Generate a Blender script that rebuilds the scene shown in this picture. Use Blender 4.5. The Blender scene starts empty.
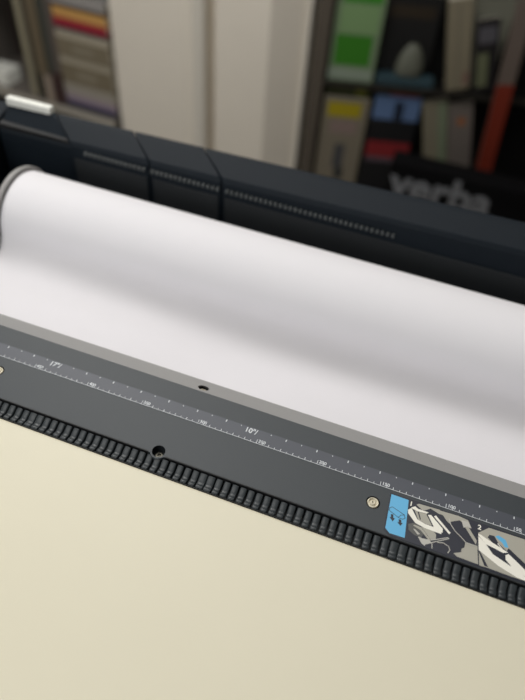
import bpy, bmesh, math, random
from mathutils import Vector, Matrix
random.seed(7)
S = bpy.context.scene
COL = S.collection
MM = .001

# ------------------------------------------------------------------ materials
def srgb(c):
    return tuple((v/255/12.92 if v/255 <= .04045 else ((v/255+.055)/1.055)**2.4) for v in c)
MATS = {}
def mat(name, rgb, rough=.5, metal=0, noise=0, nscale=200, bump=0, bscale=400, spec=.5, coat=0):
    if name in MATS: return MATS[name]
    m = bpy.data.materials.new(name); m.use_nodes = True
    nt = m.node_tree; b = nt.nodes['Principled BSDF']
    c = srgb(rgb)
    b.inputs['Roughness'].default_value = rough
    b.inputs['Metallic'].default_value = metal
    b.inputs['Specular IOR Level'].default_value = spec
    b.inputs['Coat Weight'].default_value = coat
    tc = nt.nodes.new('ShaderNodeTexCoord')
    n = nt.nodes.new('ShaderNodeTexNoise'); n.inputs['Scale'].default_value = nscale
    n.inputs['Detail'].default_value = 3
    nt.links.new(tc.outputs['Object'], n.inputs['Vector'])
    r = nt.nodes.new('ShaderNodeMix'); r.data_type = 'RGBA'
    r.inputs[6].default_value = (*[v*(1-noise) for v in c], 1)
    r.inputs[7].default_value = (*[min(1, v*(1+noise)) for v in c], 1)
    nt.links.new(n.outputs['Fac'], r.inputs[0])
    nt.links.new(r.outputs[2], b.inputs['Base Color'])
    if bump:
        n2 = nt.nodes.new('ShaderNodeTexNoise'); n2.inputs['Scale'].default_value = bscale
        n2.inputs['Detail'].default_value = 2
        nt.links.new(tc.outputs['Object'], n2.inputs['Vector'])
        bp = nt.nodes.new('ShaderNodeBump'); bp.inputs['Strength'].default_value = bump
        bp.inputs['Distance'].default_value = .001
        nt.links.new(n2.outputs['Fac'], bp.inputs['Height'])
        nt.links.new(bp.outputs['Normal'], b.inputs['Normal'])
    MATS[name] = m
    return m

M_beige   = mat('beige_plastic', (224, 218, 195), .5, noise=.015, nscale=12, bump=.05, bscale=900)
M_panel   = mat('dark_grey_plastic', (50, 56, 60), .5, noise=.03, nscale=300, bump=.12, bscale=1500)
M_ruler   = mat('ruler_tape', (66, 70, 79), .45, noise=.03, nscale=60)
M_rib     = mat('black_rib_plastic', (50, 55, 58), .36, noise=.04, nscale=200)
M_black   = mat('black_plastic', (17, 18, 20), .5)
M_gap     = mat('shadow_black_plastic', (10, 10, 11), .6)
M_grey    = mat('light_grey_plastic', (152, 151, 150), .5, noise=.03, nscale=300, bump=.08, bscale=1500)
M_print   = mat('white_print', (215, 219, 222), .6)
M_faint   = mat('faint_print', (140, 144, 150), .6)
M_chrome  = mat('screw_metal', (205, 198, 178), .5, metal=.8, noise=.05)
M_screwd  = mat('dark_screw_metal', (90, 88, 80), .4, metal=1)
M_paper   = mat('plotter_paper', (229, 227, 230), .75, noise=.008, nscale=30, spec=.2)
M_lid     = mat('charcoal_cover_plastic', (24, 30, 36), .5, noise=.05, nscale=40, spec=.1)
M_lidp    = mat('charcoal_panel_plastic', (40, 43, 45), .5, noise=.05, nscale=40, spec=.25)
M_bay     = mat('bay_plastic', (24, 27, 31), .5)
M_ribrow  = mat('grey_rib_plastic', (70, 74, 74), .5)
M_flange  = mat('flange_grey_plastic', (150, 148, 146), .5)
M_core    = mat('cardboard_core', (160, 130, 95), .8)
M_white   = mat('white_plastic', (236, 236, 228), .35)
M_blue    = mat('label_blue', (94, 176, 220), .45)
M_navy    = mat('label_navy', (25, 29, 44), .45)
M_lgrey   = mat('label_light_grey', (186, 184, 176), .45)
M_agrey   = mat('label_grey', (168, 165, 153), .45)
M_dgrey   = mat('label_dark_grey', (84, 84, 82), .45)
M_cream   = mat('label_cream', (240, 237, 225), .45)
M_wall    = mat('painted_plaster', (226, 218, 204), .8, noise=.03, nscale=8, bump=.7, bscale=60)
M_wall2   = mat('room_paint', (206, 202, 194), .85, noise=.02, nscale=5)
M_trim    = mat('painted_trim', (214, 208, 196), .6)
M_floor   = mat('floor_vinyl', (92, 86, 80), .5, noise=.15, nscale=6)
M_ceil    = mat('ceiling_paint', (205, 203, 198), .9)
M_wood    = mat('dark_shelf_wood', (52, 43, 38), .6, noise=.15, nscale=20)
M_shelfg  = mat('grey_shelf_board', (100, 94, 88), .6, noise=.05)
M_shelfl  = mat('pale_shelf_edge', (168, 162, 150), .6)
M_rackb   = mat('black_rack_board', (9, 9, 9), .8, spec=.2)
M_post    = mat('rack_post', (84, 76, 66), .6)
M_box     = mat('black_box_card', (5, 5, 7), .8, spec=.15)
M_pages   = mat('paper_pages', (190, 184, 168), .8, noise=.1, nscale=60)
M_leg     = mat('stand_metal', (60, 62, 64), .4, metal=.6)

_ck = {}
def cm(r, g, b, rough=.6):
    k = (r, g, b)
    if k not in _ck: _ck[k] = mat('print_ink_%d_%d_%d' % k, k, rough)
    return _ck[k]

# ------------------------------------------------------------------ helpers
def link(o, parent=None):
    COL.objects.link(o)
    if parent: o.parent = parent
    return o
def empty(name, loc=(0, 0, 0), rz=0, label=None, cat=None, group=None):
    o = bpy.data.objects.new(name, None); COL.objects.link(o)
    o.location = loc; o.rotation_euler = (0, 0, rz); o.empty_display_size = .05
    if label: o['label'] = label
    if cat: o['category'] = cat
    if group: o['group'] = group
    return o
def meshobj(name, bm, m, parent=None, smooth=False, bevel=0, seg=2):
    me = bpy.data.meshes.new(name); bmesh.ops.recalc_face_normals(bm, faces=bm.faces)
    bm.to_mesh(me); bm.free()
    me.materials.append(m)
    if smooth:
        for p in me.polygons: p.use_smooth = True
    o = link(bpy.data.objects.new(name, me), parent)
    if bevel:
        md = o.modifiers.new('bevel', 'BEVEL'); md.width = bevel; md.segments = seg; md.limit_method = 'ANGLE'
        md.angle_limit = math.radians(40)
    return o
def kind(o): o['kind'] = 'structure'; return o
def box(bm, x0, x1, y0, y1, z0, z1):
    vs = [bm.verts.new(v) for v in ((x0,y0,z0),(x1,y0,z0),(x1,y1,z0),(x0,y1,z0),(x0,y0,z1),(x1,y0,z1),(x1,y1,z1),(x0,y1,z1))]
    for f in ((0,1,2,3),(4,5,6,7),(0,1,5,4),(1,2,6,5),(2,3,7,6),(3,0,4,7)): bm.faces.new([vs[i] for i in f])
    return vs
def boxobj(name, ext, m, parent=None, bevel=0):
    bm = bmesh.new(); box(bm, *ext); return meshobj(name, bm, m, parent, bevel=bevel)
def prismX(bm, prof, x0, x1, shift=None):
    # profile in (y,z), swept along x; shift[i] adds to x for profile vertex i
    sh = shift or [0]*len(prof)
    a = [bm.verts.new((x0+s, y, z)) for (y, z), s in zip(prof, sh)]
    b = [bm.verts.new((x1+s, y, z)) for (y, z), s in zip(prof, sh)]
    n = len(prof)
    bm.faces.new(a); bm.faces.new(b[::-1])
    for i in range(n): bm.faces.new((a[i], a[(i+1) % n], b[(i+1) % n], b[i]))
def prismZ(bm, pts, z0, z1):
    a = [bm.verts.new((x, y, z0)) for x, y in pts]; b = [bm.verts.new((x, y, z1)) for x, y in pts]
    n = len(pts); bm.faces.new(a); bm.faces.new(b)
    for i in range(n): bm.faces.new((a[i], a[(i+1) % n], b[(i+1) % n], b[i]))
def cylX(bm, x0, x1, cy, cz, r, n=48):
    prismX(bm, [(cy+r*math.cos(2*math.pi*i/n), cz+r*math.sin(2*math.pi*i/n)) for i in range(n)], x0, x1)
def lathe(bm, prof, c, n=32):
    # prof: (r,z) list; revolve around Z at c
    rings = []
    for r, z in prof:
        if r < 1e-7: rings.append([bm.verts.new((c[0], c[1], c[2]+z))])
        else: rings.append([bm.verts.new((c[0]+r*math.cos(2*math.pi*i/n), c[1]+r*math.sin(2*math.pi*i/n), c[2]+z)) for i in range(n)])
    for A, B in zip(rings, rings[1:]):
        for i in range(n):
            j = (i+1) % n
            if len(A) == 1 and len(B) == 1: continue
            if len(A) == 1: bm.faces.new((A[0], B[i], B[j]))
            elif len(B) == 1: bm.faces.new((A[i], A[j], B[0]))
            else: bm.faces.new((A[i], A[j], B[j], B[i]))
def circle(cx, cy, r, n=32): return [(cx+r*math.cos(2*math.pi*i/n), cy+r*math.sin(2*math.pi*i/n)) for i in range(n)]
def plate(name, loops, depth, m, parent, top=0, bevel=0):
    # flat plate with holes, filled by Blender's 2D curve filling; top surface at z=top
    cu = bpy.data.curves.new(name+'_outline', 'CURVE'); cu.dimensions = '2D'; cu.fill_mode = 'BOTH'
    cu.extrude = depth/2
    for lp in loops:
        sp = cu.splines.new('POLY'); sp.points.add(len(lp)-1); sp.use_cyclic_u = True
        for p, (x, y) in zip(sp.points, lp): p.co = (x, y, 0, 1)
    tmp = bpy.data.objects.new('tmp', cu); COL.objects.link(tmp)
    dg = bpy.context.evaluated_depsgraph_get()
    me = bpy.data.meshes.new_from_object(tmp.evaluated_get(dg))
    bpy.data.objects.remove(tmp); bpy.data.curves.remove(cu)
    me.transform(Matrix.Translation((0, 0, top-depth/2)))
    me.materials.clear(); me.materials.append(m); me.name = name
    return link(bpy.data.objects.new(name, me), parent)
def textmesh(txt, size, M, shear=0, bold=0):
    cu = bpy.data.curves.new('t', 'FONT'); cu.body = txt; cu.size = size; cu.extrude = size*.01; cu.offset = bold
    cu.shear = shear; cu.resolution_u = 4
    tmp = bpy.data.objects.new('tmp', cu); COL.objects.link(tmp)
    dg = bpy.context.evaluated_depsgraph_get()
    me = bpy.data.meshes.new_from_object(tmp.evaluated_get(dg))
    bpy.data.objects.remove(tmp); bpy.data.curves.remove(cu)
    me.transform(M); return me

# ================================================================== ROOM
FZ = -1.15
kind(boxobj('floor', (-3.2, 2.2, -2.2, 3.1, FZ-.1, FZ), M_floor))
kind(boxobj('ceiling', (-3.2, 2.2, -2.2, 3.1, 1.5, 1.6), M_ceil))
kind(boxobj('wall_left', (-3.2, -3.1, -2.2, 3.1, FZ, 1.5), M_wall2))
kind(boxobj('wall_right', (2.1, 2.2, -2.2, 3.1, FZ, 1.5), M_wall2))
kind(boxobj('wall_back', (-3.1, 2.1, 3.0, 3.1, FZ, 1.5), M_wall2))
kind(boxobj('wall_front', (-3.1, 2.1, -2.2, -2.1, FZ, 1.5), M_wall2))
# plastered pier between the two shelf units
bm = bmesh.new()
prismZ(bm, [(-1.569, 3.0), (-1.569, 2.0), (-1.255, 2.0), (-1.25, 2.004), (-1.168, 2.004), (-1.160, 2.07), (-1.128, 2.07), (-1.120, 1.998),
            (-.907, 1.998), (-.79, 2.09), (-.79, 3.0)], FZ, 1.5)
kind(meshobj('wall_pier', bm, M_wall))
bm = bmesh.new()
prismZ(bm, [(-1.218, 2.005)]+[(-1.190+.028*math.cos(a), 2.003-.02*math.sin(a)) for a in [math.pi-math.pi*i/10 for i in range(11)]]+[(-1.162, 2.005)], FZ, 1.5)
kind(meshobj('trim_1', bm, M_trim))
bm = bmesh.new(); prismZ(bm, [(-.7895, 2.10), (-.7895, 2.07), (-.776, 2.072), (-.776, 2.10)], FZ, 1.5)
kind(meshobj('trim_2', bm, M_trim))
kind(boxobj('baseboard_back', (-.76, 2.1, 2.98, 3.0, FZ, FZ+.09), M_trim))

# ================================================================== PRINTER
P = empty('large_format_printer', (-.15, 0, FZ), 0,
          'dark grey and cream large format printer with open roll bay holding white paper', 'printer')
PX = Matrix.Translation((.15, 0, -FZ))
def pp(o):                       # parts are modelled in world units; move them under the printer's base
    o.location = (.15, 0, -FZ); return o
XL, XR = -.78, .56
# cream front cover
bm = bmesh.new()
prismX(bm, [(-.0537, -.020), (-.0529, -.004), (-.0536, -.0022), (-.0556, -.0016), (-.36, -.0016), (-.40, -.008), (-.425, -.028), (-.435, -.06), (-.435, -.22), (-.0537, -.22)], XL, XR)
pp(meshobj('front_cover', bm, M_beige, P, bevel=.0012, seg=3))
# slot bed under the ribs
bm = bmesh.new(); prismX(bm, [(-.0536, -.0200), (-.0536, -.0075), (-.0385, -.0075), (-.0385, -.02)], XL, XR)
pp(meshobj('rib_channel', bm, M_gap, P))
# ribbed strip
bm = bmesh.new()
pitch = .0064; x = XL+.004; i = 0
while x < XR-.008:
    w = .0053 if (i % 23) not in (9, 10) else .0062
    prof = [(-.0517, -.0074), (-.0517, -.0038), (-.0512, -.0028), (-.0502, -.0024), (-.0490, -.0029),
            (-.0472, -.0037), (-.0450, -.0032), (-.0425, -.0017), (-.0398, -.0009), (-.0393, -.0074)]
    # rib with rounded shoulders
    n = len(prof); K = [(-w/2, .0016), (-w/2+.0003, .0004), (-w/2+.0009, .0001), (0, 0), (w/2-.0009, .0001), (w/2-.0003, .0004), (w/2, .0016)]
    rings = []
    for dx, dz in K:
        rings.append([bm.verts.new((x+dx, y, z-(dz if 0 < k < n-1 else 0))) for k, (y, z) in enumerate(prof)])
    for A, B in zip(rings, rings[1:]):
        for k in range(n): bm.faces.new((A[k], A[(k+1) % n], B[(k+1) % n], B[k]))
    bm.faces.new(rings[0]); bm.faces.new(rings[-1])
    x += pitch; i += 1
o = pp(meshobj('ribbed_strip', bm, M_rib, P, smooth=True))
o.data.set_sharp_from_angle(angle=math.radians(50)) if hasattr(o.data, 'set_sharp_from_angle') else None
# rails either side of the ribs
bm = bmesh.new()
prismX(bm, [(-.0528, -.0074), (-.0528, -.0034), (-.0525, -.0028), (-.0522, -.0028), (-.0519, -.0034), (-.0519, -.0074)], XL, XR)
pp(meshobj('rib_rail', bm, M_black, P))
# loading panel with two kinds of holes
def tab_outline():
    pts = [(XL, -.0385)]
    cx, cy, r = -.317, -.0352, .0066
    a0 = math.asin((-.0385-cy)/r)
    xs = math.sqrt(r*r-(.0385+cy)**2)
    pts.append((cx-xs-.003, -.0385))
    aL = math.pi-a0; aR = 2*math.pi+a0
    for k in range(13): a = aL+(aR-aL)*k/12; pts.append((cx+r*math.cos(a), cy+r*math.sin(a)))
    pts += [(cx+xs+.003, -.0385), (XR, -.0385), (XR, .0305), (XL, .0305)]
    return pts
SCREWS = [(-.1517, -.0159), (-.4752, -.0148), (.17, -.0159)]
holes = [circle(-.317, -.0352, .0052)] + [circle(x, y, .0052) for x, y in SCREWS]
pp(plate('loading_panel', [tab_outline()]+holes, .0040, M_panel, P, 0))
# small lip where the panel meets the ribs
bm = bmesh.new()
for a, b in ((XL, -.3242), (-.3098, XR)):
    prismX(bm, [(-.0388, -.0030), (-.0388, .0004), (-.0384, .0006), (-.0380, .0004), (-.0380, -.0030)], a, b)
pp(meshobj('panel_lip', bm, M_black, P))
# recessed hole cup and the screw down inside it
bm = bmesh.new(); lathe(bm, [(.0052, -.0002), (.0052, -.009), (0, -.009)], (-.317, -.0352, 0))
cup = pp(meshobj('screw_recess', bm, M_panel, P, smooth=False))
bm = bmesh.new(); lathe(bm, [(.0034, -.009), (.0034, -.0066), (.0028, -.006), (.0015, -.006), (.0012, -.0072), (0, -.0072)], (-.317, -.0352, 0))
meshobj('screw', bm, M_screwd, cup, smooth=False)['label'] = 'dark screw deep in the recess'
for x, y in SCREWS:
    bm = bmesh.new(); lathe(bm, [(.0052, -.0001), (.0049, -.004), (0, -.004)], (x, y, 0))
    c = pp(meshobj('screw_seat', bm, M_gap, P))
    bm = bmesh.new()
    lathe(bm, [(.0044, -.004), (.0045, -.0006), (.0041, .0003), (.0034, .0004), (.0029, -.0003), (.0026, -.0008), (.0023, -.0006), (.0018, .0002), (.0008, .0003), (.0006, -.0004), (0, -.0004)], (x, y, 0), 40)
    s = meshobj('screw', bm, M_chrome, c, smooth=True); s['label'] = 'shiny round screw head'
# ruler tape
rt = pp(boxobj('ruler', (XL+.02, XR-.02, -.0003, .0125, -.0002, .00022), M_ruler, P))
bm = bmesh.new()
def mark(x0, x1, y0, y1): box(bm, x0, x1, y0, y1, .0002, .00030)
mark(-.74, .004, -.0003, .00005)
for k in range(0, 149):
    x = -k*.005
    if k % 10 == 0: h, w = .0034, .00042
    elif k % 2 == 0: h, w = .0020, .00045
    else: h, w = .0014, .00040
    mark(x-w/2, x+w/2, 0, h)
for k in range(0, 59):
    x = -k*.0127
    if k in (34, 20): continue
    if k % 2 == 0: mark(x-.00036, x+.00036, .0098, .0118)
    else: mark(x-.0003, x+.0003, .0108, .0116)
meshobj('ruler_scale', bm, M_print, rt)
txts = []
for k in range(1, 15):
    x = -k*.05
    txts.append(textmesh(str(k*50), .0038, Matrix.Translation((x+.0011, .0011, .0003)) @ Matrix.Diagonal((1.05, 1, 1, 1)), bold=.00007))
for n_ in (17, 10):
    txts.append(textmesh('%d"/' % n_, .0064, Matrix.Translation((-n_*.0254-.0088, .0070, .0003)), bold=.00012))
for t in txts:
    t.materials.clear(); t.materials.append(M_print); t.name = 'ruler_number'
    link(bpy.data.objects.new('ruler_number', t), rt)
# guide edge (sloped light grey strip) with oval hole
gx, gy = -.3085, .0368
bm = bmesh.new()
ux = math.atan2(.0053, .0155)
guide = plate('guide_edge', [[(XL, 0), (XR, 0), (XR, .0164), (XL, .0164)], [(-.3105+(x+.3105)*1.35, .0058+(y-.0058)*.95) for x, y in circle(-.3105, .0058, .0036, 28)]], .0022, M_grey, P, 0)
guide.data.transform(Matrix.Translation((0, .0305, -.0001)) @ Matrix.Rotation(-ux, 4, 'X'))
pp(guide)
bm = bmesh.new(); lathe(bm, [(.0036, -.0003), (.0036, -.008), (0, -.008)], (0, 0, 0), 28)
bm.transform(Matrix.Translation((0, .0305, -.0001)) @ Matrix.Rotation(-ux, 4, 'X') @ Matrix.Translation((-.3105, .0058, 0)) @ Matrix.Diagonal((1.35, .95, 1, 1)))
cup2 = pp(meshobj('screw_recess', bm, M_gap, P))
bm = bmesh.new(); lathe(bm, [(.0022, -.008), (.0022, -.0028), (.0017, -.0022), (.0009, -.0022), (.0007, -.0034), (0, -.0034)], (0, 0, 0), 24)
bm.transform(Matrix.Translation((0, .0305, -.0001)) @ Matrix.Rotation(-ux, 4, 'X') @ Matrix.Translation((-.3105, .0058, 0)) @ Matrix.Diagonal((1.35, .95, 1, 1)))
meshobj('screw', bm, M_chrome, cup2)['label'] = 'small screw inside the oval hole'
# instruction label
LAB = {'blue': [('blue', [(-140.3, -4.1), (-127.16, -4.18), (-124.16, -34.89), (-135.09, -35.31), (-138.85, -32.54)])], 'edge': [(-141.41, -2.85), (-126.3, -3.13), (-122.82, -36.53), (-135.07, -37.09), (-139.85, -33.68)], 'icon': [(-137.4, -14.22), (-127.83, -17.36), (-126.82, -19.85), (-128.47, -21.26), (-131.73, -20.95), (-139.19, -17.86), (-139.2, -15.71)], 'icon2': [(-131.73, -20.95), (-130.1, -18.35), (-127.83, -17.36)], 'arr': [[(-137.12, -20.55), (-135.74, -20.34), (-135.23, -22.76), (-136.62, -22.89)], [(-137.31, -23.17), (-134.19, -22.77), (-135.07, -25.31)], [(-130.85, -22.37), (-129.45, -22.32), (-128.98, -24.65), (-130.39, -24.62)], [(-131.14, -24.92), (-128.09, -24.3), (-129.02, -26.66)]], 'num': [(-124.89, -6.53), (-74.34, -6.6)], 'ill': [('dgrey', [(-123.94, -23.24), (-119.97, -20.83), (-115.35, -21.91), (-111.73, -25.84), (-113.09, -30.44), (-118.25, -30.05), (-122.71, -27.72)]), ('grey', [(-106.77, -4.09), (-89.91, -3.15), (-82.89, -4.02), (-79.71, -9.56), (-83.71, -8.97), (-85.31, -7.93), (-88.81, -6.37), (-94.91, -9.97), (-96.29, -8.07), (-102.79, -6.64)]), ('lgrey', [(-87.49, -5.84), (-82.74, -5.15), (-79.71, -9.56), (-82.16, -9.69), (-85.41, -10.98)]), ('grey', [(-84.43, -10.17), (-82.25, -8.98), (-74.9, -17.81), (-75.23, -21.0)]), ('grey', [(-82.6, -21.97), (-74.15, -21.69), (-71.94, -35.2), (-86.87, -34.96), (-89.5, -33.34), (-84.43, -30.64), (-84.51, -27.99), (-82.69, -26.16)]), ('grey', [(-120.96, -5.75), (-119.27, -4.29), (-103.66, -3.46), (-103.08, -7.19), (-110.53, -4.9), (-114.04, -7.94), (-116.2, -8.45)]), ('grey', [(-103.59, -3.95), (-96.29, -8.07), (-94.74, -12.09), (-97.79, -10.35)]), ('grey', [(-121.5, -10.56), (-118.57, -11.03), (-112.73, -10.34), (-106.6, -18.2), (-112.19, -18.58), (-117.8, -16.94)]), ('navy', [(-119.13, -11.25), (-118.1, -11.19), (-115.63, -16.67), (-116.44, -16.66)]), ('navy', [(-112.62, -10.98), (-111.77, -10.3), (-106.07, -18.32), (-107.15, -18.42)]), ('grey', [(-114.44, -22.05), (-105.39, -22.02), (-103.3, -24.14), (-103.08, -27.71), (-106.27, -29.37)]), ('grey', [(-119.71, -22.23), (-114.38, -22.44), (-106.2, -29.74), (-107.04, -30.8), (-114.32, -24.81), (-120.19, -23.17)]), ('cream', [(-124.06, -9.33), (-121.55, -7.46), (-119.29, -8.73), (-111.31, -8.66), (-112.48, -10.07), (-119.51, -10.8), (-123.63, -10.03)]), ('cream', [(-126.08, -12.13), (-123.95, -9.9), (-118.35, -17.16), (-112.15, -18.82), (-99.77, -18.9), (-99.97, -22.26), (-111.58, -22.08), (-119.11, -20.65), (-125.56, -14.84)]), ('cream', [(-111.52, -10.88), (-109.37, -10.03), (-99.52, -17.72), (-99.17, -20.88), (-106.02, -18.64)]), ('cream', [(-107.15, -10.42), (-105.96, -9.1), (-93.6, -18.92), (-94.49, -20.26)]), ('lgrey', [(-119.72, -25.71), (-118.35, -25.58), (-114.41, -27.96), (-115.97, -28.98)]), ('lgrey', [(-112.27, -30.6), (-107.55, -29.87), (-105.18, -31.58), (-109.5, -34.48), (-109.65, -35.66), (-112.25, -34.37), (-115.31, -30.59), (-114.37, -30.22)]), ('grey', [(-75.12, -11.63), (-67.7, -4.39), (-27.73, -3.67), (-26.27, -34.91), (-50.69, -35.53), (-65.42, -35.25), (-71.33, -35.65)]), ('navy', [(-67.87, -12.28), (-66.76, -9.88), (-63.44, -9.39), (-59.91, -14.17), (-53.86, -17.85), (-52.76, -15.19), (-26.44, -31.3), (-26.24, -35.63), (-54.57, -20.96), (-58.16, -20.01)]), ('blue', [(-62.72, -9.51), (-60.52, -7.83), (-55.21, -9.65), (-52.79, -14.81), (-55.41, -15.44), (-57.35, -12.75), (-60.51, -10.92)]), ('cream', [(-75.08, -12.02), (-73.06, -12.04), (-64.22, -15.14), (-52.75, -18.59), (-56.31, -20.31), (-68.61, -17.99), (-74.61, -12.98)]), ('cream', [(-74.9, -13.51), (-68.61, -17.99), (-63.33, -23.85), (-55.05, -26.52), (-48.34, -28.27), (-39.92, -32.08), (-36.33, -35.15), (-45.16, -34.87), (-57.93, -31.33), (-73.66, -24.12)]), ('navy', [(-67.92, -18.44), (-62.48, -19.01), (-56.31, -20.31), (-54.28, -20.3), (-54.24, -24.73), (-49.64, -28.39), (-57.13, -25.86), (-62.62, -23.96)]), ('cream', [(-54.52, -21.49), (-52.39, -19.55), (-40.24, -27.31), (-36.47, -32.98), (-48.28, -29.01), (-53.9, -24.6)]), ('navy', [(-73.34, -24.39), (-71.68, -25.32), (-65.19, -34.78), (-67.83, -34.67)])], 'lines': [('lgrey', [(-96.29, -8.07), (-94.57, -12.27), (-90.86, -16.28), (-85.62, -19.69), (-82.21, -22.22), (-74.38, -22.18)]), ('lgrey', [(-105.23, -31.28), (-94.11, -23.77)]), ('lgrey', [(-105.21, -31.36), (-104.52, -35.54)]), ('lgrey', [(-101.38, -29.77), (-97.55, -28.58), (-93.58, -29.73), (-92.29, -32.23), (-93.43, -35.03)]), ('lgrey', [(-106.2, -29.74), (-94.84, -23.24)]), ('navy', [(-75.43, -9.02), (-71.7, -35.42)]), ('cream', [(-60.45, -14.54), (-56.98, -17.57)])]}
def sc(pts): return [(x*MM, y*MM) for x, y in pts]
z = [.0000]
LBL = pp(plate('instruction_label', [sc([(-141.41,-2.85),(60,-2.85),(60,-36.9),(-135.07,-36.9),(-139.85,-33.68)])], .0005, M_navy, P, .0003))
LBL['label'] = 'glossy navy instruction label with printed loading steps'
mc = {'blue': M_blue, 'navy': M_navy, 'grey': M_agrey, 'lgrey': M_lgrey, 'dgrey': M_dgrey, 'cream': M_cream}
def flat(bmx, pts, z0, z1):
    n = len(pts)
    a = [bmx.verts.new((x, y, z1)) for x, y in pts]
    e = [bmx.edges.new((a[i], a[(i+1) % n])) for i in range(n)]
    r = bmesh.ops.triangle_fill(bmx, edges=e, use_beauty=True, normal=(0, 0, 1))
    b = [bmx.verts.new((x, y, z0)) for x, y in pts]
    for i in range(n): bmx.faces.new((a[i], a[(i+1) % n], b[(i+1) % n], b[i]))
def stroke(bmx, pts, w, z0, z1):
    for (x0, y0), (x1, y1) in zip(pts, pts[1:]):
        d = Vector((x1-x0, y1-y0)); L = d.length
        if L < 1e-6: continue
        nrm = Vector((-d.y, d.x))/L*w/2; e = d/L*w/4
        flat(bmx, [(x0-e.x+nrm.x, y0-e.y+nrm.y), (x0-e.x-nrm.x, y0-e.y-nrm.y), (x1+e.x-nrm.x, y1+e.y-nrm.y), (x1+e.x+nrm.x, y1+e.y+nrm.y)], z0, z1)
bm = bmesh.new(); flat(bm, sc(LAB['blue'][0][1]), .0003, .00036); bf = meshobj('blue_field', bm, M_blue, LBL)
bm = bmesh.new()
stroke(bm, sc(LAB['icon']+LAB['icon'][:1]), .00042, .00036, .0004)
stroke(bm, sc(LAB['icon2']), .00042, .00036, .0004)
for a in LAB['arr']:
    cx = sum(p[0] for p in a)/len(a); cy = sum(p[1] for p in a)/len(a)
    flat(bm, sc([(cx+(x-cx)*1.3, cy+(y-cy)*1.2) for x, y in a]), .00036, .0004+.00001*len(a))
meshobj('roll_icon', bm, M_navy, LBL)
groups = []
layer = 0
art = {}
zz = .00031
for c, pts in LAB['ill']:
    bm = bmesh.new(); 
    art.setdefault(c, []).append((pts, zz)); zz += .000012; bm.free()
names = {'blue': 'blue_artwork', 'navy': 'dark_artwork', 'grey': 'grey_artwork', 'lgrey': 'pale_artwork', 'dgrey': 'dull_artwork', 'cream': 'cream_artwork'}
for c, L in art.items():
    for pts, z0 in L:
        bm = bmesh.new(); flat(bm, sc(pts), .00028, z0); meshobj(names[c], bm, mc[c], LBL)
for cc, pts in LAB['lines']:
    bm = bmesh.new(); stroke(bm, sc(pts), .0006, .0006, zz+.00003); meshobj('line_artwork', bm, mc[cc], LBL)
for t, (x, y) in zip('12', LAB['num']):
    bm = bmesh.new(); bm.from_mesh(textmesh(t, .0052, Matrix.Translation((x*MM-.0012, y*MM-.0016, .00033)), bold=.00015))
    meshobj('step_number', bm, M_cream, LBL)

# body shells
bm = bmesh.new(); box(bm, XL, XR, -.42, .0440, -.26, -.2205); box(bm, XL, XR, -.0380, .020, -.2200, -.0210)
pp(meshobj('front_body', bm, M_panel, P))
bm = bmesh.new(); prismX(bm, [(.0205, -.22), (.0205, -.030), (.034, -.030), (.034, -.17), (.30, -.17), (.30, -.13), (.36, -.13), (.36, -.26), (.0205+.024, -.26), (.0445, -.22)], XL, XR)
pp(meshobj('roll_bay', bm, M_bay, P))
# rear cover: charcoal panels with dark seams between them
bk = pp(boxobj('rear_backing', (-.70, .50, .3060, .352, -.1295, .012), M_gap, P))
seams = [-.700, -.597, -.4928, -.4026, .02, .50]
for i, (a, b) in enumerate(zip(seams, seams[1:])):
    g = .0009
    bm = bmesh.new()
    prof = [(.3055, -.125), (.299, -.120), (.299, -.002), (.3000, .0125), (.3025, .0172), (.3290, .0262), (.3345, .0275), (.3385, .0262), (.3400, .022), (.341, .0), (.3055, .0)]
    if i == 0: prof = [(y+(.004 if k in (1, 2, 3, 4) else 0), z-(.006 if 2 <= k <= 4 else 0)) for k, (y, z) in enumerate(prof)]
    tilt = lambda x, z: z + (.020*(x+.5) if z > .005 else 0)
    sh0 = [0, 0, 0, 0, -.002, -.033, -.036, -.038, -.038, -.036, 0]
    va = [bm.verts.new((a+g+(s if 0 < i else 0), y, tilt(a, z))) for (y, z), s in zip(prof, sh0)]
    vb = [bm.verts.new((b-g+(s if i < 4 else 0), y, tilt(b, z))) for (y, z), s in zip(prof, sh0)]
    n = len(prof); bm.faces.new(va); bm.faces.new(vb)
    for k in range(n): bm.faces.new((va[k], va[(k+1) % n], vb[(k+1) % n], vb[k]))
    pp(meshobj('rear_panel', bm, M_lid, P, bevel=.0010, seg=2))
# recessed darker inserts low on the rear panels
bm = bmesh.new()
for a, b in zip(seams[1:], seams[2:5]): box(bm, a+.004, b-.004, .2978, .2992, -.118, -.0035)
pp(meshobj('panel_insert', bm, M_lidp, P, bevel=.0006))
# row of small ribs along the crease
bm = bmesh.new(); x = -.575
while x < -.20:
    if not any(abs(x-s) < .004 for s in seams): box(bm, x-.0016, x+.0016, .2955, .2998, .0045, .0085)
    x += .0058
pp(meshobj('feed_ribs', bm, M_ribrow, P, bevel=.0005))
# raised trim line along the rear cover
bm = bmesh.new(); prismX(bm, [(.3120, .0200), (.3125, .0226), (.3135, .0230), (.3145, .0222), (.3145, .0202)], -.395, .49)
pp(meshobj('cover_ridge', bm, M_lid, P))
pp(boxobj('latch_tab', (-.702, -.640, .331, .340, .0225, .0325), M_white, P, bevel=.0012))['label'] = 'white plastic tab on the cover edge'
# end housings
for a, b in ((XL, -.705), (.505, XR)):
    bm = bmesh.new()
    prismX(bm, [(.0475, -.255), (.0475, -.012), (.07, -.016), (.26, -.004), (.30, .010), (.345, .018), (.356, .010), (.36, -.02), (.36, -.255)], a, b)
    pp(meshobj('end_housing', bm, M_lid, P, bevel=.003))
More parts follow.
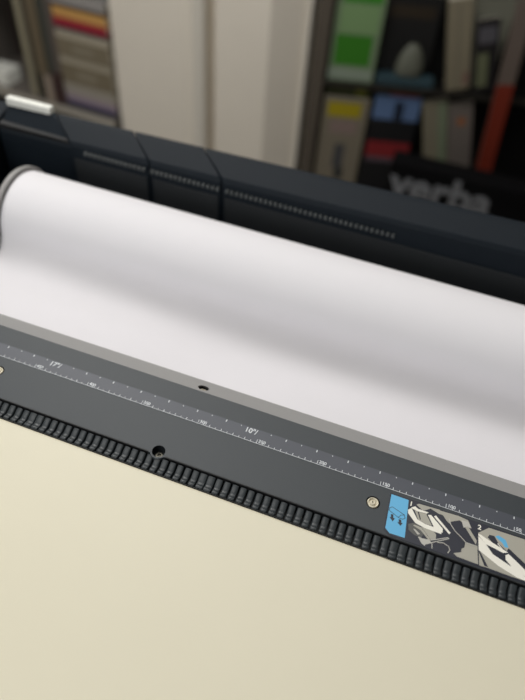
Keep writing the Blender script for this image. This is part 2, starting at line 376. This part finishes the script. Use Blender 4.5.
# stand
for x in (-.62, .40):
    pp(boxobj('stand_leg', (x-.035, x+.035, -.09, .03, FZ+.06, -.2605), M_leg, P, bevel=.004))
    f = pp(boxobj('stand_foot', (x-.04, x+.04, -.36, .33, FZ+.03, FZ+.0595), M_leg, P, bevel=.006))
    for y in (-.33, .30):
        bm = bmesh.new(); cylX(bm, x-.012, x+.012, y, FZ+.0152, .015, 20); meshobj('caster', bm, M_black, f)
pp(boxobj('stand_crossbar', (-.585, .365, -.05, -.01, -.80, -.72), M_leg, P, bevel=.004))

# ================================================================== PAPER ROLL
RX0, RX1 = -.608, .43
CY, CZ, RR = .2149, -.0327, .0480
R_ = empty('paper_roll', (RX0, CY, CZ), 0, 'thick white roll of plotter paper lying in the open printer bay', 'paper roll')
def rr(o): o.location = (-RX0, -CY, -CZ); return o
bm = bmesh.new(); cylX(bm, RX0+.002, RX1-.002, CY, CZ, RR-.0006, 96)
rr(meshobj('wound_paper', bm, M_paper, R_, bevel=0))
# outer sheet: over the top of the roll, down its front, then forward and up into the slot
def bez(p0, p1, p2, p3, t):
    u = 1-t
    return tuple(u**3*a+3*u*u*t*b+3*u*t*t*c+t**3*d for a, b, c, d in zip(p0, p1, p2, p3))
def sheet_profile(x):
    s = max(0, min(1, (x+.62)/.42)); s = s*s*(3-2*s)
    s2 = math.exp(-((x+.335)/.06)**2)
    a_end = math.radians(12-8*s)
    pts = []
    for k in range(40):
        a = math.pi-(math.pi-a_end)*k/39                # back, over the top, to the front
        pts.append((CY-RR*math.cos(a), CZ+RR*math.sin(a)))
    p0 = pts[-1]
    d = (-math.sin(a_end), -math.cos(a_end))            # tangent heading forward and down
    L = .056+.008*s
    p1 = (p0[0]+d[0]*L, p0[1]+d[1]*L)
    p3 = (.0255, -.0125)
    p2 = (p3[0]+.044-.008*s2, p3[1]-.040-.006*s-.006*s2)
    for k in range(1, 41): pts.append(bez(p0, p1, p2, p3, k/40))
    return pts
N = 150
bm = bmesh.new(); prev = None
for i in range(N+1):
    x = RX0+(RX1-RX0)*i/N
    row = [bm.verts.new((x, y, z)) for y, z in sheet_profile(x)]
    if prev:
        for k in range(len(row)-1): bm.faces.new((prev[k], prev[k+1], row[k+1], row[k]))
    prev = row
sh = rr(meshobj('loose_sheet', bm, M_paper, R_, smooth=True))
md = sh.modifiers.new('thickness', 'SOLIDIFY'); md.thickness = .0003; md.offset = 0
for x0, x1 in ((RX0-.0075, RX0-.0015), (RX1+.0015, RX1+.0075)):
    bm = bmesh.new(); cylX(bm, x0, x1, CY, CZ, RR+.0045, 72)
    rr(meshobj('end_flange', bm, M_flange, R_, bevel=.0015))
bm = bmesh.new(); cylX(bm, -.7045, .5045, CY, CZ, .018, 32)
rr(meshobj('spindle', bm, M_black, R_))

# ================================================================== LEFT SHELF UNIT WITH BOOKS
LO = (-1.59501642, 1.98, 0); LA = math.radians(-4)
def lw(u, n, z=0):   # shelf frame: u along the front, n towards the room
    return (LO[0]+u*math.cos(LA)+n*math.sin(LA), LO[1]+u*math.sin(LA)-n*math.cos(LA), z)
B = empty('bookcase', lw(-.3, -.15, FZ), LA, 'grey wooden bookcase packed with books, left of the plaster pier', 'bookcase')
def bb(name, ext, m):
    x0, x1, y0, y1, z0, z1 = ext
    return boxobj(name, (x0, x1, y0, y1, z0-FZ, z1-FZ), m, B)
bb('back_board', (-.45, .312, .14, .15, FZ, -.10), M_wood)
bb('side_board', (-.47, -.4505, -.165, .15, FZ, -.10), M_shelfg)
bb('shelf', (-.45, .312, -.165, .1395, -1.025, -1.0005), M_shelfg)
bb('shelf', (-.45, .312, -.165, .1395, -.4, -.38), M_shelfg)
bb('shelf_edge', (-.45, .312, -.1735, -.1655, -1.027, -1.0005), M_shelfl)
bb('shelf', (-.45, .312, -.165, .1395, -.12, -.1), M_shelfg)
def upright_book(u0, u1, z0, h, d, cov, front, label, cat='book', name='book', lean=0, group=None, tail=None):
    e = empty(name, lw((u0+u1)/2, front-d/2, z0), LA, label, cat, group)
    e.rotation_euler = (0, lean, LA)
    w = u1-u0; t = .002
    bm = bmesh.new()
    box(bm, -w/2, w/2, -d/2, -d/2+t, 0, h); box(bm, -w/2, -w/2+t, -d/2+t, d/2, 0, h); box(bm, w/2-t, w/2, -d/2+t, d/2, 0, h)
    meshobj('cover', bm, cov, e)
    boxobj('pages', (-w/2+t, w/2-t, -d/2+t, d/2-.004, .003, h-.003), M_pages, e)
    if tail: boxobj('spine_label', (-w/2+.002, w/2-.002, -d/2-.0006, -d/2+.0003, h*tail[0], h*tail[1]), tail[2], e)
    return e
upright_book(-.462+.02, -.415, -1.0, .56, .20, cm(150, 143, 120), -.01, 'tall pale cream spine at the far left of the bookcase')
upright_book(-.413, -.384, -1.0, .57, .19, cm(64, 58, 48), -.02, 'very dark narrow spine right of the pale cream one')
upright_book(-.382, -.332, -1.0, .58, .20, cm(104, 92, 72), -.01, 'tan brown tall binder between dark spines', 'binder', 'binder')
upright_book(-.330, -.285, -1.0, .57, .20, cm(62, 64, 58), -.015, 'dark olive grey tall binder in the bookcase', 'binder', 'binder')
upright_book(-.283, -.252, -1.0, .58, .21, cm(92, 82, 76), -.01, 'brownish grey tall book beside the pile of magazines')
# small books in front at the bottom
upright_book(-.395, -.352, -1.0, .115, .008, cm(58, 54, 44), 0.002, 'small dark booklet standing before the tall cream and tan spines', 'booklet', 'booklet')
upright_book(-.348, -.312, -1.0, .12, .008, cm(150, 136, 122), 0.002, 'small pinkish beige booklet standing at the foot of the binders', 'booklet', 'booklet')
upright_book(-.304, -.254, -1.0, .14, .008, cm(58, 38, 36), 0.002, 'small dark red brown booklet at the foot of the brownish grey book', 'booklet', 'booklet')
stack = [ # z0, h, colour, name, label, u0, u1, roll
 (-1.000, .024, (38, 42, 60), 'binder', 'flat navy binder at the bottom of the lying pile'),
 (-.9755, .024, (122, 108, 130), 'magazine', 'purple magazine just above the navy binder in the pile'),
 (-.951, .024, (156, 144, 146), 'magazine', 'pale lilac magazine under the wide tan binders'),
 (-.9265, .040, (150, 144, 132), 'magazine', 'light grey beige thick magazine above the lilac one'),
 (-.886, .084, (116, 106, 86), 'binder', 'thick tan box binder lying low in the pile'),
 (-.8015, .030, (164, 156, 138), 'magazine', 'cream magazine between the two thick tan binders'),
 (-.771, .074, (120, 110, 90), 'binder', 'thick tan box binder lying high in the pile'),
 (-.6965, .036, (166, 158, 140), 'magazine', 'cream magazine under the red one'),
 (-.660, .010, (46, 40, 56), 'magazine', 'thin dark blue magazine under the red one'),
 (-.6495, .034, (150, 34, 48), 'magazine', 'crimson red thick magazine near the top of the pile'),
 (-.615, .040, (196, 150, 84), 'magazine', 'orange yellow magazine lying on the crimson one'),
 (-.5745, .012, (60, 50, 50), 'magazine', 'thin dark brown magazine on the orange one'),
 (-.562, .030, (150, 146, 142), 'magazine', 'light grey magazine on top of the lying pile')]
for i, (z0, h, c, nm, lb) in enumerate(stack):
    w = .256; du = random.uniform(0, .004); fr = random.uniform(-.006, 0)
    e = empty(nm, lw(-.119+du, fr-.1, z0), LA, lb, nm)
    t = min(.003, h*.2)
    bm = bmesh.new()
    box(bm, -w/2, w/2, -.1, .1, 0, t); box(bm, -w/2, w/2, -.1, .1, h-.0005-t, h-.0005)
    box(bm, -w/2, w/2, -.1, -.1+.002, t, h-.0005-t)
    meshobj('cover', bm, cm(*c), e)
    boxobj('pages', (-w/2+.003, w/2-.003, -.098, .096, t, h-.0005-t), M_pages, e)
    if h > .07: boxobj('spine_label', (-.05, .05, -.1008, -.0999, h*.3, h*.7), cm(132, 124, 106), e)
e = empty('carton', lw(-.635, -.06, -1.0), LA, 'white carton corner on the bottom shelf at the far left', 'box')
boxobj('carton_body', (-.055, .055, -.05, .05, 0, .045), M_white, e, bevel=.002)
boxobj('carton_lid', (-.057, .057, -.052, .052, .0455, .06), M_white, e, bevel=.002)

# ================================================================== RIGHT MAGAZINE RACK
RO = (-.61243506, 2.05, 0); RA = math.radians(15)
def rw(u, n, z=0): return (RO[0]+u*math.cos(RA)+n*math.sin(RA), RO[1]+u*math.sin(RA)-n*math.cos(RA), z)
K = empty('magazine_rack', rw(.4, -.12, FZ), RA, 'tall black magazine rack with a brown side post, right of the plaster pier', 'rack')
def kb(name, ext, m, bevel=0):       # x = u, y = -n, z = world height
    x0, x1, y0, y1, z0, z1 = ext
    return boxobj(name, (x0-.4, x1-.4, y0-.12, y1-.12, z0-FZ, z1-FZ), m, K, bevel=bevel)
kb('back_board', (-.080, 1.0995, .10, .12, FZ, -.05), M_rackb)
kb('side_post', (-.128, -.0805, -.012, .12, FZ, -.05), M_post, .004)
kb('side_post', (1.10, 1.145, -.012, .12, FZ, -.05), M_post, .004)
for z0 in (-1.10, -.648, -.20):
    kb('shelf', (-.080, 1.0995, .0, .0995, z0-.013, z0), M_rackb)
kb('ledge', (-.080, 1.0995, -.008, -.0005, -.664, -.643), cm(34, 30, 24))

def mag(u0, z0, w, h, n0, t, cov, label, panels=(), name='magazine', cat='magazine', lean=0.0):
    e = empty(name, rw(u0+w/2, n0, z0), RA, label, cat)
    e.rotation_euler = (0, lean, RA)
    bm = bmesh.new(); box(bm, -w/2, w/2, 0, .0012, 0, h); box(bm, -w/2, w/2, t-.0012, t, 0, h); box(bm, -w/2, -w/2+.0012, .0012, t-.0012, 0, h)
    meshobj('cover', bm, cm(*cov), e)
    boxobj('pages', (-w/2+.0012, w/2-.001, .0012, t-.0012, .001, h-.001), M_pages, e)
    for (nm, a, b, c, d, col) in panels:      # fractions of width and height
        boxobj(nm, (-w/2+a*w, -w/2+b*w, -.0006, .0004, c*h, d*h), cm(*col), e)
    return e
U0, L0 = -.6475, -1.0995      # shelf tops: upper and lower
mag(-.068, U0, .170, .335, -.010, .014, (112, 130, 100), 'green and white magazine standing at the top left of the rack',
    [('green_banner', .12, .92, .82, .93, (52, 128, 30)), ('pale_text_block', .1, .92, .52, .80, (118, 148, 100)), ('green_picture', .08, .86, .18, .50, (48, 118, 18)),
     ('white_border', .0, .98, .02, .14, (134, 146, 130))])
mag(-.066, L0, .178, .385, -.010, .014, (122, 114, 98), 'cream magazine with a yellow title block, lower left of the rack',
    [('yellow_title', .1, .84, .80, .955, (158, 142, 10)), ('pink_text', .2, .8, .62, .76, (132, 114, 108)), ('dark_figure', .38, .62, .22, .50, (70, 70, 72)), ('dark_figure_legs', .46, .66, .08, .22, (44, 46, 46))])
boxb = empty('booklet', rw(.022, -.034, L0), RA, 'tall olive booklet peeking out above the cream magazine with yellow title', 'booklet')
boxobj('cover', (-.085, .085, 0, .002, 0, .425), cm(54, 58, 22), boxb)
boxobj('pages', (-.085, .083, .0022, .008, 0, .423), M_pages, boxb)
boxobj('yellow_corner', (.03, .07, -.0006, .0002, .385, .415), cm(104, 106, 30), boxb)
mag(.126, L0, .184, .425, -.010, .014, (14, 14, 17), 'dark magazine with a pale blue picture and a red band',
    [('blue_picture', .02, .98, .745, .97, (88, 112, 150)), ('dark_silhouette', .46, .66, .735, .92, (28, 32, 46)), ('red_band', .03, .97, .36, .52, (128, 30, 34)), ('grey_caption', .06, .94, .31, .355, (90, 76, 84)), ('red_title', .3, .9, .975, .995, (120, 20, 24))])
mag(.412, L0+.0125, .094, .41, -.010, .016, (124, 118, 100), 'cream brochure with a pale green strip below the ledge',
    [('green_strip', .62, .94, .02, .98, (116, 128, 104))], 'brochure', 'brochure', lean=-.25)
mag(.514, L0+.012, .090, .41, -.010, .014, (112, 104, 98), 'pinkish grey brochure with an orange spot below the ledge',
    [('orange_spot', .35, .7, .78, .86, (150, 96, 60))], 'brochure', 'brochure', lean=-.25)
mag(.108, U0, .200, .30, -.070, .012, (15, 14, 14), 'black magazine behind the pale ornament on the upper shelf',
    [('brown_title', .1, .9, .74, .88, (42, 32, 18))])
mag(.384, U0+.0105, .082, .318, -.008, .05, (128, 120, 100), 'tall cream spine right of the black magazine on the upper shelf',
    [('grey_stripe', .42, .50, .05, .95, (108, 102, 88)), ('pink_spot', .7, .95, .05, .2, (120, 92, 82))], 'book', 'book', lean=-.24)
mag(.486, U0+.0105, .078, .262, -.012, .012, (26, 22, 24), 'dark booklet with a pale green figure on the upper shelf',
    [('grey_cloud', .1, .9, .68, .9, (82, 80, 86)), ('green_figure', .1, .6, .08, .55, (100, 104, 78))], 'booklet', 'booklet', lean=-.24)
mag(.40, U0, .16, .36, -.075, .012, (124, 124, 110), 'pale card sheet rising behind the tall cream spine at the top', [], 'card', 'card')
# tall narrow board leaning on the rack
e = empty('leaning_board', rw(.632, .046, FZ+.004), RA, 'tall narrow board leaning sideways, grey brown above and rust red below', 'board')
e.rotation_euler = (0, -.094, RA)
boxobj('board', (-.03, .03, 0, .014, 0, .86), cm(104, 92, 84), e, bevel=.001)
boxobj('red_cover', (-.031, .031, -.0014, -.0002, .02, .57), cm(120, 38, 18), e)
# pale ornament on the upper shelf
o_ = empty('ornament', rw(.232, -.006, U0+.0003), RA, 'pale rounded ornament on a teal foot, on the upper ledge', 'ornament')
bm = bmesh.new(); lathe(bm, [(.0, .0325), (.024, .0325), (.027, .045), (.026, .075), (.022, .105), (.015, .130), (.008, .145), (.0, .150)], (0, .030, 0), 28)
for v in bm.verts: v.co.x *= 1.9
meshobj('body', bm, cm(96, 98, 86), o_, smooth=True)
boxobj('foot', (-.115, .100, .002, .056, 0, .032), cm(44, 66, 74), o_, bevel=.003)
# black carton with lettering in front of the rack
e = empty('carton', (-.07, 1.82, FZ), 0, 'black carton with pale lettering in front of the magazine rack', 'box')
Zt = -.728-FZ
boxobj('carton_body', (-.27, .42, -.10, -.02, 0, Zt-.05), M_box, e, bevel=.003)
boxobj('carton_lid', (-.273, .423, -.103, -.017, Zt-.0495, Zt), M_box, e, bevel=.003)
T = textmesh('verba', .158, Matrix.Translation((-.258, -.1036, Zt-.125)) @ Matrix.Rotation(math.pi/2, 4, 'X') @ Matrix.Diagonal((1.0, 1, 1, 1)), bold=.004)
bm = bmesh.new(); bm.from_mesh(T); meshobj('lettering', bm, cm(120, 122, 126), e)
# dim cartons to the right

# ================================================================== LIGHT
def area(name, loc, size, size_y, power, col=(1, 1, 1), rot=(0, 0, 0)):
    l = bpy.data.lights.new(name, 'AREA'); l.shape = 'RECTANGLE'; l.size = size; l.size_y = size_y
    l.energy = power; l.color = col
    o = link(bpy.data.objects.new(name, l)); o.location = loc; o.rotation_euler = rot
    return o
area('ceiling_light_near', (-.50, .75, 1.48), 1.4, .5, 12, (1, .985, .965))
area('ceiling_light_far', (-1.4, 1.0, 1.48), 1.2, .5, 20, (1, .985, .96))
area('ceiling_light_rear', (-1.0, -.7, 1.48), 1.4, .6, 8, (1, .985, .965))
area('fill_light_rear', (-1.2, -2.05, .55), 2.4, 1.4, 29, (.95, .98, 1), (math.radians(80), 0, 0))  # added fill behind the camera to lift upright faces; no window is modelled there
W = bpy.data.worlds.new('world'); S.world = W; W.use_nodes = True
W.node_tree.nodes['Background'].inputs[0].default_value = (.8, .85, .9, 1)
W.node_tree.nodes['Background'].inputs[1].default_value = .1

# ================================================================== CAMERA
cd = bpy.data.cameras.new('camera'); cam = link(bpy.data.objects.new('camera', cd)); S.camera = cam
cam.matrix_world = Matrix(((0.938521, -0.292769, 0.182934, -0.17760),(0.339695, 0.688734, -0.640510, -0.25990),(0.061528, 0.663274, 0.745843, 0.41210), (0, 0, 0, 1)))
cd.sensor_fit = 'VERTICAL'; cd.sensor_height = 24; cd.lens = 620/700*24
cd.clip_start = .01
cd.dof.use_dof = True; cd.dof.focus_distance = .47; cd.dof.aperture_fstop = 2.3

vs = S.view_settings
S.display_settings.display_device = 'sRGB'
vs.view_transform = 'Standard'; vs.look = 'None'; vs.gamma = 1; vs.use_curve_mapping = False; vs.exposure = 0
